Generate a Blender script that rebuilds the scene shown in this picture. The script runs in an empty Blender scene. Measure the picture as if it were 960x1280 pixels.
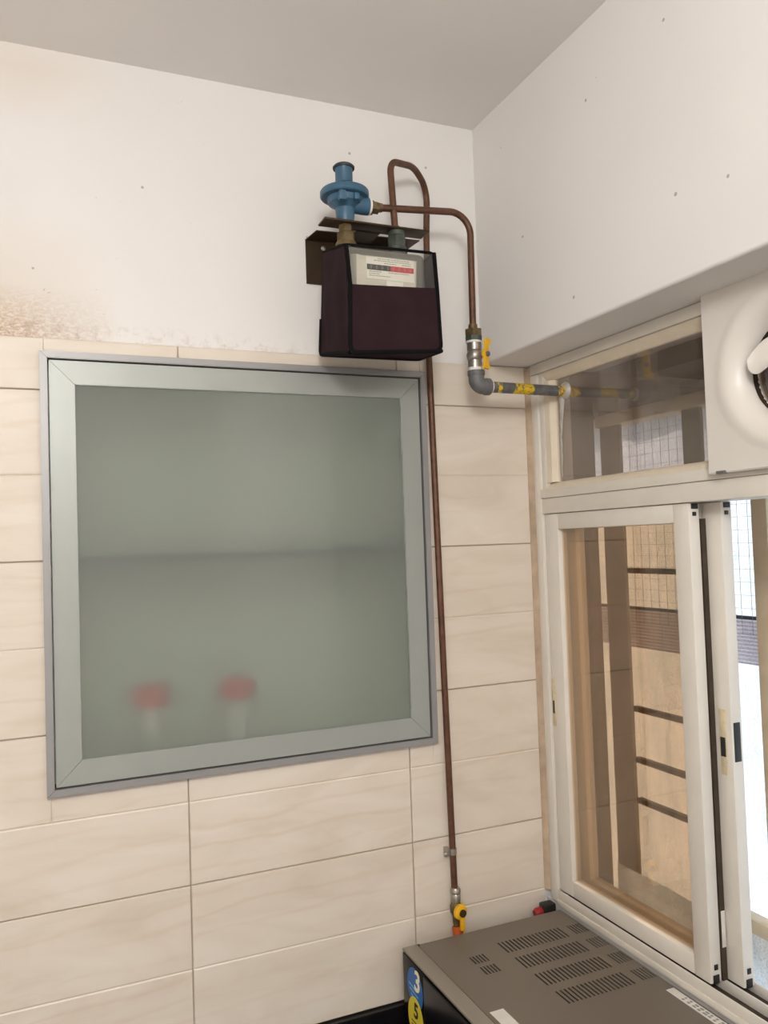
import bpy, bmesh, math, random
from mathutils import Vector, Matrix
random.seed(7)
scene = bpy.context.scene
COL = scene.collection
PI = math.pi
# Coordinates: metres. x runs along the tiled wall (corner at 0), -y comes into the room,
# z = 0 at the top edge of the tiles while building; everything is lifted by LIFT so the floor is z = 0.
LIFT = 2.36
def up(v): return Vector((v[0], v[1], v[2] + LIFT))

# ------------------------------------------------------------------ camera, light, exposure
FPX = 1024.6665
cam = bpy.data.cameras.new('camera'); cam_ob = bpy.data.objects.new('camera', cam); COL.objects.link(cam_ob)
cam.sensor_fit = 'VERTICAL'; cam.sensor_height = 36.0; cam.lens = FPX / 1280.0 * 36.0
cam.clip_start = 0.02
r0 = Vector((0.91911755, -0.39252325, -0.03388856)); r1 = Vector((-0.01617814, 0.0483408, -0.99869987)); r2 = Vector((0.39365112, 0.91847083, 0.03808059))
M4 = Matrix(((r0.x, -r1.x, -r2.x, 0), (r0.y, -r1.y, -r2.y, 0), (r0.z, -r1.z, -r2.z, 0), (0, 0, 0, 1)))
cam_ob.matrix_world = Matrix.Translation(up((-0.90729489, -1.54942429, -0.43870669))) @ M4
scene.camera = cam_ob

scene.view_settings.view_transform = 'Standard'
scene.view_settings.look = 'None'
scene.view_settings.exposure = 0.0
scene.view_settings.gamma = 1.0
scene.view_settings.use_curve_mapping = False

world = bpy.data.worlds.new('sky'); scene.world = world; world.use_nodes = True
wn = world.node_tree.nodes; wl = world.node_tree.links
bg = wn['Background']
sky = wn.new('ShaderNodeTexSky'); sky.sky_type = 'NISHITA'; sky.sun_disc = False
sky.sun_elevation = math.radians(48); sky.sun_rotation = math.radians(90)
wl.new(sky.outputs[0], bg.inputs[0]); bg.inputs[1].default_value = 0.45

def lamp(name, kind, loc, target, energy, color, **kw):
    d = bpy.data.lights.new(name, kind); o = bpy.data.objects.new(name, d); COL.objects.link(o)
    d.energy = energy; d.color = color
    for k, v in kw.items(): setattr(d, k, v)
    o.location = up(loc); dirv = Vector(target) - Vector(loc)
    o.rotation_euler = dirv.to_track_quat('-Z', 'Y').to_euler()
    return o
lamp('sun', 'SUN', (3.4, -1.1, 2.6), (0.5, -0.2, -0.7), 4.3, (1.0, 0.95, 0.88), angle=0.01)
# round ceiling-hung lamp at the camera's left, and an added soft fill light behind the camera
lamp('kitchen_lamp', 'POINT', (-1.02, -1.95, 0.2), (-0.35, 0.0, -0.25), 51.0, (1.0, 0.995, 0.98), shadow_soft_size=0.16)
lamp('rear_fill', 'AREA', (-1.5, -3.05, -0.9), (-0.7, 0.0, 0.1), 8.0, (1.0, 0.99, 0.98), shape='RECTANGLE', size=0.9, size_y=1.9)

# ------------------------------------------------------------------ materials
def new_mat(name):
    m = bpy.data.materials.new(name); m.use_nodes = True
    nt = m.node_tree
    return m, nt, nt.nodes['Principled BSDF']
def N(nt, t, **kw):
    n = nt.nodes.new(t)
    for k, v in kw.items():
        if k == 'ins':
            for a, b in v.items(): n.inputs[a].default_value = b
        else: setattr(n, k, v)
    return n
def obco(nt, scale=(1, 1, 1), rnd=0.0):
    tc = N(nt, 'ShaderNodeTexCoord'); mp = N(nt, 'ShaderNodeMapping'); mp.inputs['Scale'].default_value = scale
    nt.links.new(tc.outputs['Object'], mp.inputs['Vector'])
    if rnd:
        oi = N(nt, 'ShaderNodeObjectInfo'); mu = N(nt, 'ShaderNodeMath', operation='MULTIPLY', ins={1: rnd})
        cx = N(nt, 'ShaderNodeCombineXYZ')
        nt.links.new(oi.outputs['Random'], mu.inputs[0])
        for i in range(3): nt.links.new(mu.outputs[0], cx.inputs[i])
        nt.links.new(cx.outputs[0], mp.inputs['Location'])
    return mp.outputs['Vector']
def noise(nt, vec, scale, detail=4.0, rough=0.55, dist=0.0):
    n = N(nt, 'ShaderNodeTexNoise', ins={'Scale': scale, 'Detail': detail, 'Roughness': rough, 'Distortion': dist})
    nt.links.new(vec, n.inputs['Vector']); return n.outputs['Fac']
def ramp(nt, fac, stops):
    r = N(nt, 'ShaderNodeValToRGB'); e = r.color_ramp.elements
    while len(e) < len(stops): e.new(0.5)
    for el, (p, c) in zip(e, stops): el.position = p; el.color = c if len(c) == 4 else (*c, 1)
    nt.links.new(fac, r.inputs[0]); return r.outputs[0]
def mixc(nt, fac, a, b):
    m = N(nt, 'ShaderNodeMix', data_type='RGBA')
    for s, v in ((m.inputs[0], fac), (m.inputs[6], a), (m.inputs[7], b)):
        if hasattr(v, 'is_output'): nt.links.new(v, s)
        else: s.default_value = v if isinstance(v, float) else (*v[:3], 1)
    return m.outputs[2]
def math_(nt, op, a, b=None, c=None, clamp=False):
    n = N(nt, 'ShaderNodeMath', operation=op); n.use_clamp = clamp
    for i, v in enumerate((a, b, c)):
        if v is None: continue
        if hasattr(v, 'is_output'): nt.links.new(v, n.inputs[i])
        else: n.inputs[i].default_value = v
    return n.outputs[0]
def bump(nt, bsdf, h, strength, dist=0.001):
    b = N(nt, 'ShaderNodeBump', ins={'Strength': strength, 'Distance': dist})
    nt.links.new(h, b.inputs['Height']); nt.links.new(b.outputs[0], bsdf.inputs['Normal'])
def srgb(r, g, b):
    f = lambda c: (c / 255 / 12.92) if c / 255 <= 0.04045 else ((c / 255 + 0.055) / 1.055) ** 2.4
    return (f(r), f(g), f(b))
def plain(name, col, rough=0.5, metal=0.0, var=0.0, scale=40.0, bmp=0.0, spec=0.5):
    m, nt, p = new_mat(name)
    p.inputs['Roughness'].default_value = rough; p.inputs['Metallic'].default_value = metal
    p.inputs['Specular IOR Level'].default_value = spec
    n = noise(nt, obco(nt), scale)
    d = tuple(c * (1 - var) for c in col); l = tuple(min(1, c * (1 + var)) for c in col)
    nt.links.new(ramp(nt, n, [(0.3, d), (0.7, l)]), p.inputs['Base Color'])
    if bmp: bump(nt, p, n, bmp)
    return m
MT = {}
MT['ceiling'] = plain('ceiling_paint', srgb(236, 231, 226), 0.9, var=0.015, scale=6)
MT['right_wall'] = None
def wall_paint(name, stains):
    m, nt, p = new_mat(name)
    p.inputs['Roughness'].default_value = 0.85
    v = obco(nt)
    big = noise(nt, v, 1.6, 3)
    c = ramp(nt, big, [(0.3, srgb(229, 225, 221)), (0.7, srgb(236, 232, 228))])
    spk = N(nt, 'ShaderNodeTexVoronoi', ins={'Scale': 14.0, 'Randomness': 1.0}); nt.links.new(v, spk.inputs['Vector'])
    gate = noise(nt, v, 5.0, 2)
    sp = math_(nt, 'MULTIPLY', math_(nt, 'LESS_THAN', spk.outputs['Distance'], 0.045), math_(nt, 'GREATER_THAN', gate, 0.50))
    c = mixc(nt, math_(nt, 'MULTIPLY', sp, 0.55), c, srgb(110, 100, 92))
    if stains:
        sep = N(nt, 'ShaderNodeSeparateXYZ'); nt.links.new(v, sep.inputs[0])
        X, Z = sep.outputs[0], sep.outputs[2]
        # damp brown patch above the tiles near the far end, thin dirty band over the tile edge
        fx = math_(nt, 'SUBTRACT', 1.0, math_(nt, 'MULTIPLY', math_(nt, 'ABSOLUTE', math_(nt, 'ADD', X, 0.97)), 4.6), clamp=True)
        fz = math_(nt, 'SUBTRACT', 1.0, math_(nt, 'MULTIPLY', math_(nt, 'ABSOLUTE', math_(nt, 'ADD', Z, 0.052)), 11.0), clamp=True)
        rough_n = noise(nt, obco(nt, (1.0, 1, 1.9)), 95.0, 9, 0.8, 0.4)
        st = math_(nt, 'MULTIPLY', math_(nt, 'MULTIPLY', fx, fz), 1.0)
        st1 = math_(nt, 'MULTIPLY', st, math_(nt, 'MULTIPLY', math_(nt, 'SUBTRACT', rough_n, 0.42), 7.0, clamp=True), clamp=True)
        c = mixc(nt, math_(nt, 'MULTIPLY', st1, 1.0, clamp=True), c, srgb(164, 128, 94))
        fz3 = math_(nt, 'SUBTRACT', 1.0, math_(nt, 'MULTIPLY', math_(nt, 'ABSOLUTE', math_(nt, 'ADD', Z, 0.02)), 5.0), clamp=True)
        haze = math_(nt, 'MULTIPLY', math_(nt, 'MULTIPLY', fx, fz3), 0.42)
        c = mixc(nt, haze, c, srgb(214, 186, 152))
        fz2 = math_(nt, 'SUBTRACT', 1.0, math_(nt, 'MULTIPLY', math_(nt, 'ABSOLUTE', math_(nt, 'ADD', Z, 0.057)), 26.0), clamp=True)
        fx2 = math_(nt, 'MULTIPLY_ADD', X, -1.4, -0.3, clamp=True)
        band = math_(nt, 'MULTIPLY', math_(nt, 'MULTIPLY', fz2, fx2), math_(nt, 'MULTIPLY', math_(nt, 'SUBTRACT', noise(nt, v, 48.0, 8, 0.7), 0.5), 6.0, clamp=True))
        c = mixc(nt, math_(nt, 'MULTIPLY', band, 0.8), c, srgb(160, 128, 98))
        # yellowed patch under the ceiling
        fx4 = math_(nt, 'SUBTRACT', 1.0, math_(nt, 'MULTIPLY', math_(nt, 'ABSOLUTE', math_(nt, 'ADD', X, 0.95)), 4.0), clamp=True)
        fz4 = math_(nt, 'SUBTRACT', 1.0, math_(nt, 'MULTIPLY', math_(nt, 'ABSOLUTE', math_(nt, 'SUBTRACT', Z, 0.43)), 9.0), clamp=True)
        y = math_(nt, 'MULTIPLY', math_(nt, 'MULTIPLY', fx4, fz4), math_(nt, 'MULTIPLY', noise(nt, v, 6.0, 4), 0.45))
        c = mixc(nt, y, c, srgb(205, 172, 132))
        sc = math_(nt, 'GREATER_THAN', noise(nt, obco(nt, (1.3, 1, 2.5)), 38.0, 3, 0.6, 1.0), 0.735)
        fx5 = math_(nt, 'MULTIPLY_ADD', X, -3.0, -1.3, clamp=True)
        c = mixc(nt, math_(nt, 'MULTIPLY', math_(nt, 'MULTIPLY', sc, fx5), 0.35), c, srgb(140, 118, 96))
    nt.links.new(c, p.inputs['Base Color'])
    bump(nt, p, noise(nt, v, 14.0, 5), 0.12, 0.004)
    return m
MT['wall_stained'] = wall_paint('stained_wall_paint', True)
MT['wall'] = wall_paint('wall_paint', False)
def tile_mat():
    m, nt, p = new_mat('cream_veined_tile')
    p.inputs['Roughness'].default_value = 0.42; p.inputs['Specular IOR Level'].default_value = 0.35
    v = obco(nt, (1.0, 1.0, 3.6), rnd=37.0)
    tilt = N(nt, 'ShaderNodeVectorRotate', rotation_type='Y_AXIS'); tilt.inputs['Angle'].default_value = 0.16
    nt.links.new(v, tilt.inputs['Vector']); v = tilt.outputs[0]
    n1 = noise(nt, v, 3.2, 5, 0.55, 1.2)
    wave = N(nt, 'ShaderNodeTexWave', wave_type='BANDS', bands_direction='Z', ins={'Scale': 2.1, 'Distortion': 5.5, 'Detail': 3.0, 'Detail Scale': 1.6, 'Detail Roughness': 0.55})
    nt.links.new(v, wave.inputs['Vector'])
    base = ramp(nt, n1, [(0.28, srgb(214, 201, 184)), (0.5, srgb(223, 211, 196)), (0.75, srgb(229, 219, 206))])
    vein = ramp(nt, wave.outputs['Fac'], [(0.0, (1, 1, 1)), (0.10, (0.25, 0.25, 0.25)), (0.24, (0, 0, 0))])
    gate = ramp(nt, noise(nt, v, 2.4, 3), [(0.42, (0, 0, 0)), (0.62, (1, 1, 1))])
    f = math_(nt, 'MULTIPLY', math_(nt, 'MULTIPLY', vein, gate), 0.26)
    c = mixc(nt, f, base, srgb(205, 182, 156))
    nt.links.new(c, p.inputs['Base Color'])
    return m
MT['tile'] = tile_mat()
MT['grout'] = plain('tile_grout', srgb(190, 174, 156), 0.9, var=0.08)
MT['granite'] = plain('black_granite', (0.006, 0.006, 0.007), 0.25, var=0.5, scale=300)
MT['floor'] = plain('floor_tile_grey', srgb(170, 160, 148), 0.4, var=0.05, scale=8)
MT['white_frame'] = plain('cream_white_aluminium', srgb(226, 219, 208), 0.4, var=0.03, scale=14)
MT['cream_bead'] = plain('yellowed_glazing_bead', srgb(224, 210, 188), 0.5, var=0.06, scale=20)
MT['caulk'] = plain('brown_caulk', srgb(192, 170, 146), 0.8, var=0.2, scale=26, bmp=0.4)
MT['sealant'] = plain('clear_grey_sealant', srgb(176, 170, 162), 0.3, var=0.15, scale=60, bmp=0.5)
MT['dark_gap'] = plain('dark_track', srgb(66, 54, 42), 0.7, var=0.2)
MT['black_plastic'] = plain('black_plastic', (0.012, 0.012, 0.012), 0.4)
MT['latch_cream'] = plain('worn_cream_latch', srgb(212, 196, 164), 0.5, var=0.12, scale=90)
MT['alu'] = plain('satin_aluminium', srgb(152, 150, 149), 0.42, 0.35, var=0.02, scale=10)
MT['alu_door'] = plain('satin_green_grey_door_frame', srgb(160, 163, 157), 0.4, 0.25, var=0.02, scale=10)
MT['niche'] = plain('cabinet_lining', srgb(226, 230, 216), 0.7, var=0.03)
MT['shelf'] = plain('cabinet_shelf', srgb(34, 42, 48), 0.5, var=0.03)
MT['red_lid'] = plain('red_lid', srgb(228, 18, 24), 0.4)
MT['red_dark'] = plain('dark_red_plastic', srgb(150, 20, 26), 0.5)
MT['jar'] = plain('white_jar', srgb(225, 222, 212), 0.4)
MT['copper'] = plain('aged_copper', srgb(98, 66, 48), 0.45, 0.35, var=0.28, scale=60, bmp=0.1)
MT['brass_dark'] = plain('tarnished_brass', srgb(112, 96, 66), 0.5, 0.55, var=0.35, scale=70, bmp=0.2)
MT['brass_green'] = plain('verdigris_brass', srgb(78, 84, 74), 0.6, 0.3, var=0.3, scale=70)
MT['bracket'] = plain('dark_bronze_plate', srgb(66, 51, 33), 0.45, 0.55, var=0.25, scale=16)
MT['blue'] = plain('blue_enamel', srgb(62, 98, 122), 0.38, 0.0, var=0.08, scale=40, bmp=0.1)
MT['black_cap'] = plain('black_grey_cap', srgb(40, 46, 50), 0.5)
MT['ptfe'] = plain('white_thread_tape', srgb(232, 228, 220), 0.7, var=0.04)
MT['steel'] = plain('nickel_valve_steel', srgb(168, 163, 154), 0.36, 0.8, var=0.06, scale=60)
MT['yellow'] = plain('yellow_handle', srgb(238, 182, 20), 0.45, var=0.06)
MT['iron'] = plain('grey_iron_fitting', srgb(112, 112, 112), 0.6, 0.3, var=0.15, scale=90, bmp=0.3)
def patch_pipe():
    m, nt, p = new_mat('grey_pipe_with_yellow_paint')
    p.inputs['Roughness'].default_value = 0.45; p.inputs['Metallic'].default_value = 0.2
    v = obco(nt); sep = N(nt, 'ShaderNodeSeparateXYZ'); nt.links.new(v, sep.inputs[0])
    n = noise(nt, v, 70.0, 4)
    x = math_(nt, 'ADD', sep.outputs[0], math_(nt, 'MULTIPLY_ADD', n, 0.02, -0.01))
    tot = None
    for a, b in ((0.022, 0.034), (0.045, 0.052), (0.085, 0.128), (0.19, 0.24)):
        k = math_(nt, 'MULTIPLY', math_(nt, 'GREATER_THAN', x, a), math_(nt, 'LESS_THAN', x, b))
        tot = k if tot is None else math_(nt, 'MAXIMUM', tot, k)
    tot = math_(nt, 'MULTIPLY', tot, ramp(nt, noise(nt, v, 110.0, 3), [(0.40, (0.1, 0.1, 0.1)), (0.52, (1, 1, 1))]))
    c = mixc(nt, tot, ramp(nt, n, [(0.3, srgb(86, 86, 86)), (0.7, srgb(112, 112, 110))]), srgb(226, 186, 22))
    nt.links.new(c, p.inputs['Base Color']); return m
MT['patch_pipe'] = patch_pipe()
MT['hose'] = plain('orange_rubber_hose', srgb(190, 84, 22), 0.5, var=0.1)
def fabric(name, col):
    m, nt, p = new_mat(name)
    p.inputs['Roughness'].default_value = 0.85; p.inputs['Specular IOR Level'].default_value = 0.12
    n = noise(nt, obco(nt), 260.0, 2); b = noise(nt, obco(nt), 14.0, 3)
    nt.links.new(ramp(nt, b, [(0.3, tuple(c * 0.85 for c in col)), (0.7, tuple(c * 1.15 for c in col))]), p.inputs['Base Color'])
    bump(nt, p, n, 0.3, 0.0006); return m
MT['maroon'] = fabric('maroon_cover_cloth', srgb(46, 29, 33))
MT['piping'] = fabric('black_piping', srgb(16, 15, 16))
MT['meter_grey'] = plain('meter_casing_grey', srgb(130, 128, 124), 0.5, 0.1)
MT['meter_index'] = plain('cream_meter_index_plastic', srgb(212, 206, 194), 0.3, var=0.03)
MT['meter_label'] = plain('meter_label_white', srgb(238, 234, 226), 0.6)
MT['ink_black'] = plain('counter_black', srgb(30, 32, 32), 0.5)
MT['ink_red'] = plain('counter_red', srgb(205, 46, 62), 0.5)
MT['ink_grey'] = plain('faint_grey_print', srgb(150, 146, 142), 0.6)
MT['oven_top'] = plain('grey_beige_sheet_metal', srgb(122, 113, 102), 0.42, 0.25, var=0.02, scale=12)
MT['oven_bezel'] = plain('light_grey_bezel', srgb(148, 139, 127), 0.4, 0.2, var=0.02, scale=12)
MT['oven_black'] = plain('oven_black_glass', (0.004, 0.004, 0.005), 0.22, spec=0.15)
MT['oven_inside'] = plain('oven_dark_inside', srgb(40, 34, 30), 0.8)
MT['sticker_blue'] = plain('blue_sticker', srgb(18, 98, 172), 0.4, var=0.05)
MT['sticker_yellow'] = plain('yellow_sticker', srgb(228, 208, 58), 0.4, var=0.04)
MT['sticker_white'] = plain('white_sticker', srgb(224, 220, 212), 0.5, var=0.05, scale=60)
MT['cream_ink'] = plain('cream_print', srgb(240, 236, 200), 0.5)
MT['light_blue_ink'] = plain('light_blue_print', srgb(120, 180, 220), 0.5)
MT['gold_strip'] = plain('gold_print_strip', srgb(128, 118, 70), 0.5)
MT['fan_white'] = plain('white_fan_plastic', srgb(226, 220, 212), 0.35, var=0.01, scale=10)
MT['fan_dark'] = plain('fan_brown_inside', srgb(54, 38, 24), 0.8, var=0.3, scale=40)  # dark brown, mottled at random
MT['grille'] = plain('cream_grille_paint', srgb(220, 203, 172), 0.6, var=0.08, scale=20)
MT['post_grey'] = plain('post_shade_grey', srgb(134, 126, 112), 0.6, var=0.08, scale=20)  # cream posts, with shade and grey glass reflection painted into the colour
MT['bar'] = plain('backlit_bar_grey', srgb(92, 88, 80), 0.6, var=0.08, scale=20)  # cream bars; their backlit darkness is put into this colour
MT['duct'] = plain('grey_duct_plaster', srgb(132, 126, 118), 0.9, var=0.08, scale=6, bmp=0.2)
MT['slab'] = plain('dark_slab_concrete', srgb(92, 84, 76), 0.9, var=0.12, scale=8)
MT['tape'] = plain('tan_tape', srgb(232, 214, 176), 0.6, var=0.05)
MT['net'] = plain('grey_bird_net', srgb(120, 127, 133), 0.7)
MT['awning'] = plain('mauve_ribbed_sheet', srgb(178, 176, 190), 0.6, var=0.05)
MT['rod'] = plain('dark_rod', srgb(70, 74, 80), 0.5)
def tarp_mat(name='woven_white_sheet', lo=srgb(206, 216, 224), hi=srgb(240, 244, 247)):
    m, nt, p = new_mat(name)
    v = obco(nt)
    n = noise(nt, obco(nt, (1, 1, 0.35)), 26.0, 5, 0.6); w = noise(nt, v, 210.0, 2)
    c = ramp(nt, n, [(0.3, lo), (0.65, hi)])
    c2 = mixc(nt, ramp(nt, w, [(0.34, (0.55, 0.55, 0.55)), (0.5, (0, 0, 0))]), c, tuple(q * 0.7 for q in lo))
    tr = N(nt, 'ShaderNodeBsdfTranslucent'); mx = N(nt, 'ShaderNodeMixShader', ins={0: 0.62})
    p.inputs['Roughness'].default_value = 0.8
    nt.links.new(c2, p.inputs['Base Color']); nt.links.new(c2, tr.inputs[0])
    nt.links.new(p.outputs[0], mx.inputs[1]); nt.links.new(tr.outputs[0], mx.inputs[2])
    nt.links.new(mx.outputs[0], nt.nodes['Material Output'].inputs['Surface']); return m
MT['tarp'] = tarp_mat()
MT['awning'] = tarp_mat('mauve_ribbed_sheet', srgb(206, 203, 208), srgb(218, 215, 219))
def schlick(nt):
    lw = N(nt, 'ShaderNodeLayerWeight', ins={'Blend': 0.5})
    return math_(nt, 'MULTIPLY_ADD', math_(nt, 'POWER', lw.outputs['Facing'], 5.0), 0.957, 0.043)
def thin_glass(name, tint, refl_boost=1.0, dirt_veil=0.0):
    m, nt, p = new_mat(name); nt.nodes.remove(p)
    t = N(nt, 'ShaderNodeBsdfTransparent'); t.inputs[0].default_value = (*tint, 1)
    g = N(nt, 'ShaderNodeBsdfGlossy'); g.inputs['Roughness'].default_value = 0.015
    f = math_(nt, 'MULTIPLY', schlick(nt), refl_boost, clamp=True)
    mx = N(nt, 'ShaderNodeMixShader'); nt.links.new(f, mx.inputs[0])
    last = t.outputs[0]
    if dirt_veil:
        df = N(nt, 'ShaderNodeBsdfDiffuse'); df.inputs[0].default_value = (*srgb(170, 160, 146), 1)
        md = N(nt, 'ShaderNodeMixShader'); nz = noise(nt, obco(nt), 9.0, 6)
        nt.links.new(math_(nt, 'MULTIPLY', nz, dirt_veil), md.inputs[0])
        nt.links.new(last, md.inputs[1]); nt.links.new(df.outputs[0], md.inputs[2]); last = md.outputs[0]
    nt.links.new(last, mx.inputs[1]); nt.links.new(g.outputs[0], mx.inputs[2])
    nt.links.new(mx.outputs[0], nt.nodes['Material Output'].inputs['Surface']); return m
MT['bronze_glass'] = thin_glass('bronze_tinted_glass', (0.905, 0.81, 0.70), 2.2, 0.03)
MT['grey_glass'] = thin_glass('dust_veil_smoked_glass', (0.81, 0.73, 0.68), 2.4, 0.34)  # film stands for dirt plus the ceiling's grey reflection veil, put in as colour
MT['clear_plastic'] = thin_glass('clear_plastic_film', (0.95, 0.95, 0.93), 1.2, 0.03)
def frosted():
    m, nt, p = new_mat('frosted_green_glass'); nt.nodes.remove(p)
    rf = N(nt, 'ShaderNodeBsdfRefraction', ins={'Roughness': 0.66, 'IOR': 1.35}); rf.inputs['Color'].default_value = (0.89, 0.93, 0.89, 1)
    df = N(nt, 'ShaderNodeBsdfDiffuse'); df.inputs[0].default_value = (*srgb(176, 181, 173), 1)
    m1 = N(nt, 'ShaderNodeMixShader', ins={0: 0.34}); nt.links.new(rf.outputs[0], m1.inputs[1]); nt.links.new(df.outputs[0], m1.inputs[2])
    g = N(nt, 'ShaderNodeBsdfGlossy'); g.inputs['Roughness'].default_value = 0.05
    m2 = N(nt, 'ShaderNodeMixShader'); nt.links.new(schlick(nt), m2.inputs[0]); nt.links.new(m1.outputs[0], m2.inputs[1]); nt.links.new(g.outputs[0], m2.inputs[2])
    nt.links.new(m2.outputs[0], nt.nodes['Material Output'].inputs['Surface']); return m
MT['frosted'] = frosted()
MT['clear_back'] = thin_glass('clear_glass_back', (0.97, 0.98, 0.96), 0.0)

# ------------------------------------------------------------------ mesh helpers
class MB:
    def __init__(self): self.v = []; self.f = []
    def add(self, vs, fs):
        o = len(self.v); self.v += [tuple(a) for a in vs]; self.f += [tuple(i + o for i in f) for f in fs]; return self
    def box(self, x0, x1, y0, y1, z0, z1):
        x0, x1 = sorted((x0, x1)); y0, y1 = sorted((y0, y1)); z0, z1 = sorted((z0, z1))
        return self.add([(x0, y0, z0), (x1, y0, z0), (x1, y1, z0), (x0, y1, z0), (x0, y0, z1), (x1, y0, z1), (x1, y1, z1), (x0, y1, z1)],
                        [(0, 3, 2, 1), (4, 5, 6, 7), (0, 1, 5, 4), (1, 2, 6, 5), (2, 3, 7, 6), (3, 0, 4, 7)])
    def bbox(self, x0, x1, y0, y1, z0, z1, b=0.002, seg=2):
        bm = bmesh.new(); t = MB().box(x0, x1, y0, y1, z0, z1)
        vs = [bm.verts.new(v) for v in t.v]
        for f in t.f: bm.faces.new([vs[i] for i in f])
        bmesh.ops.bevel(bm, geom=list(bm.edges), offset=b, segments=seg, affect='EDGES', profile=0.5)
        return self.frombm(bm)
    def frombm(self, bm):
        bm.verts.index_update()
        self.add([v.co[:] for v in bm.verts], [[v.index for v in f.verts] for f in bm.faces]); bm.free(); return self
    def loft(self, rings, close=True, caps=True):
        n = len(rings[0]); vs = [p for r in rings for p in r]; fs = []
        for i in range(len(rings) - 1):
            for j in range(n if close else n - 1):
                k = (j + 1) % n
                fs.append((i * n + j, i * n + k, (i + 1) * n + k, (i + 1) * n + j))
        if caps and close:
            fs.append(tuple(reversed(range(n)))); fs.append(tuple(range((len(rings) - 1) * n, len(rings) * n)))
        return self.add(vs, fs)
    def tube(self, pts, r, seg=16, caps=True):
        pts = [Vector(p) for p in pts]; n = len(pts)
        rs = r if isinstance(r, (list, tuple)) else [r] * n
        rings = []; up_ = None
        for i, p in enumerate(pts):
            t = (pts[min(i + 1, n - 1)] - pts[max(i - 1, 0)]).normalized()
            if up_ is None:
                a = Vector((0, 0, 1)) if abs(t.z) < 0.9 else Vector((1, 0, 0)); up_ = (a - t * a.dot(t)).normalized()
            else: up_ = (up_ - t * up_.dot(t)).normalized()
            s = t.cross(up_)
            rings.append([p + (up_ * math.cos(2 * PI * k / seg) + s * math.sin(2 * PI * k / seg)) * rs[i] for k in range(seg)])
        return self.loft(rings, True, caps)
    def lathe(self, prof, origin, axis, seg=32, caps=False):
        """prof: (distance along axis, radius)"""
        a = Vector(axis).normalized(); b = Vector((0, 0, 1)) if abs(a.z) < 0.9 else Vector((1, 0, 0))
        u = (b - a * b.dot(a)).normalized(); w = a.cross(u); o = Vector(origin)
        rings = [[o + a * d + (u * math.cos(2 * PI * k / seg) + w * math.sin(2 * PI * k / seg)) * max(r, 1e-5) for k in range(seg)] for d, r in prof]
        return self.loft(rings, True, caps)
    def prism(self, poly, a, b):
        """poly: 3D points of a planar outline; extruded by vector (b - a)"""
        d = Vector(b) - Vector(a); n = len(poly)
        p0 = [Vector(p) for p in poly]; p1 = [p + d for p in p0]
        return self.add(p0 + p1, [tuple(reversed(range(n))), tuple(range(n, 2 * n))] + [(i, (i + 1) % n, n + (i + 1) % n, n + i) for i in range(n)])
def fillet(pts, rad, seg=8):
    pts = [Vector(p) for p in pts]; rad = rad if isinstance(rad, (list, tuple)) else [rad] * len(pts)
    out = [pts[0]]
    for i in range(1, len(pts) - 1):
        a, b, c = pts[i - 1], pts[i], pts[i + 1]; d1 = (a - b).normalized(); d2 = (c - b).normalized()
        th = d1.angle(d2); r = rad[i]; L = min(r / math.tan(th / 2), (a - b).length * 0.49, (c - b).length * 0.49); r = L * math.tan(th / 2)
        cen = b + (d1 + d2).normalized() * (r / math.sin(th / 2)); s = b + d1 * L; e = b + d2 * L
        v0 = s - cen; v1 = e - cen; ang = v0.angle(v1)
        for k in range(seg + 1):
            t = k / seg
            out.append(cen + (v0 * math.sin((1 - t) * ang) + v1 * math.sin(t * ang)) / math.sin(ang))
    out.append(pts[-1]); return out

ORIG = {}
def obj(name, mb, mat, parent=None, kind=None, smooth=True, loc=None, data=None):
    """link a mesh object; mb is in build coordinates, shifted to the root's (or its own) origin"""
    if data is None:
        root = Vector(loc) if loc is not None else (ORIG.get(parent.name, Vector((0, 0, 0))) if parent else Vector((0, 0, 0)))
        me = bpy.data.meshes.new(name)
        me.from_pydata([tuple(Vector(v) - root) for v in mb.v], [], mb.f)
        bm = bmesh.new(); bm.from_mesh(me); bmesh.ops.remove_doubles(bm, verts=bm.verts, dist=1e-6); bmesh.ops.recalc_face_normals(bm, faces=bm.faces); bm.to_mesh(me); bm.free()
        me.materials.append(mat)
        if smooth:
            for p in me.polygons: p.use_smooth = True
            me.set_sharp_from_angle(angle=math.radians(35))
    else: me = data; root = Vector((0, 0, 0))
    o = bpy.data.objects.new(name, me); COL.objects.link(o)
    if parent:
        o.parent = parent; ORIG[o.name] = ORIG.get(parent.name, Vector((0, 0, 0)))
    else:
        o.location = up(root); ORIG[o.name] = root
    if kind: o['kind'] = kind
    return o
def tag(o, label, cat, group=None):
    o['label'] = label; o['category'] = cat
    if group: o['group'] = group
    return o
def thing(name, loc, label=None, cat=None, group=None, kind=None):
    o = bpy.data.objects.new(name, None); COL.objects.link(o); o.location = up(loc); o.empty_display_size = 0.05
    ORIG[o.name] = Vector(loc)
    if label: tag(o, label, cat, group)
    if kind: o['kind'] = kind
    return o
def text_mb(txt, size, M, depth=0.0004, shear=0.0):
    c = bpy.data.curves.new('t', 'FONT'); c.body = txt; c.size = size; c.extrude = depth; c.offset = size * 0.02; c.align_x = 'CENTER'; c.align_y = 'CENTER'; c.shear = shear; c.resolution_u = 3
    o = bpy.data.objects.new('t', c); COL.objects.link(o)
    me = o.to_mesh(); mb = MB(); mb.add([M @ v.co for v in me.vertices], [tuple(p.vertices) for p in me.polygons])
    o.to_mesh_clear(); bpy.data.objects.remove(o); bpy.data.curves.remove(c); return mb

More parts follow.
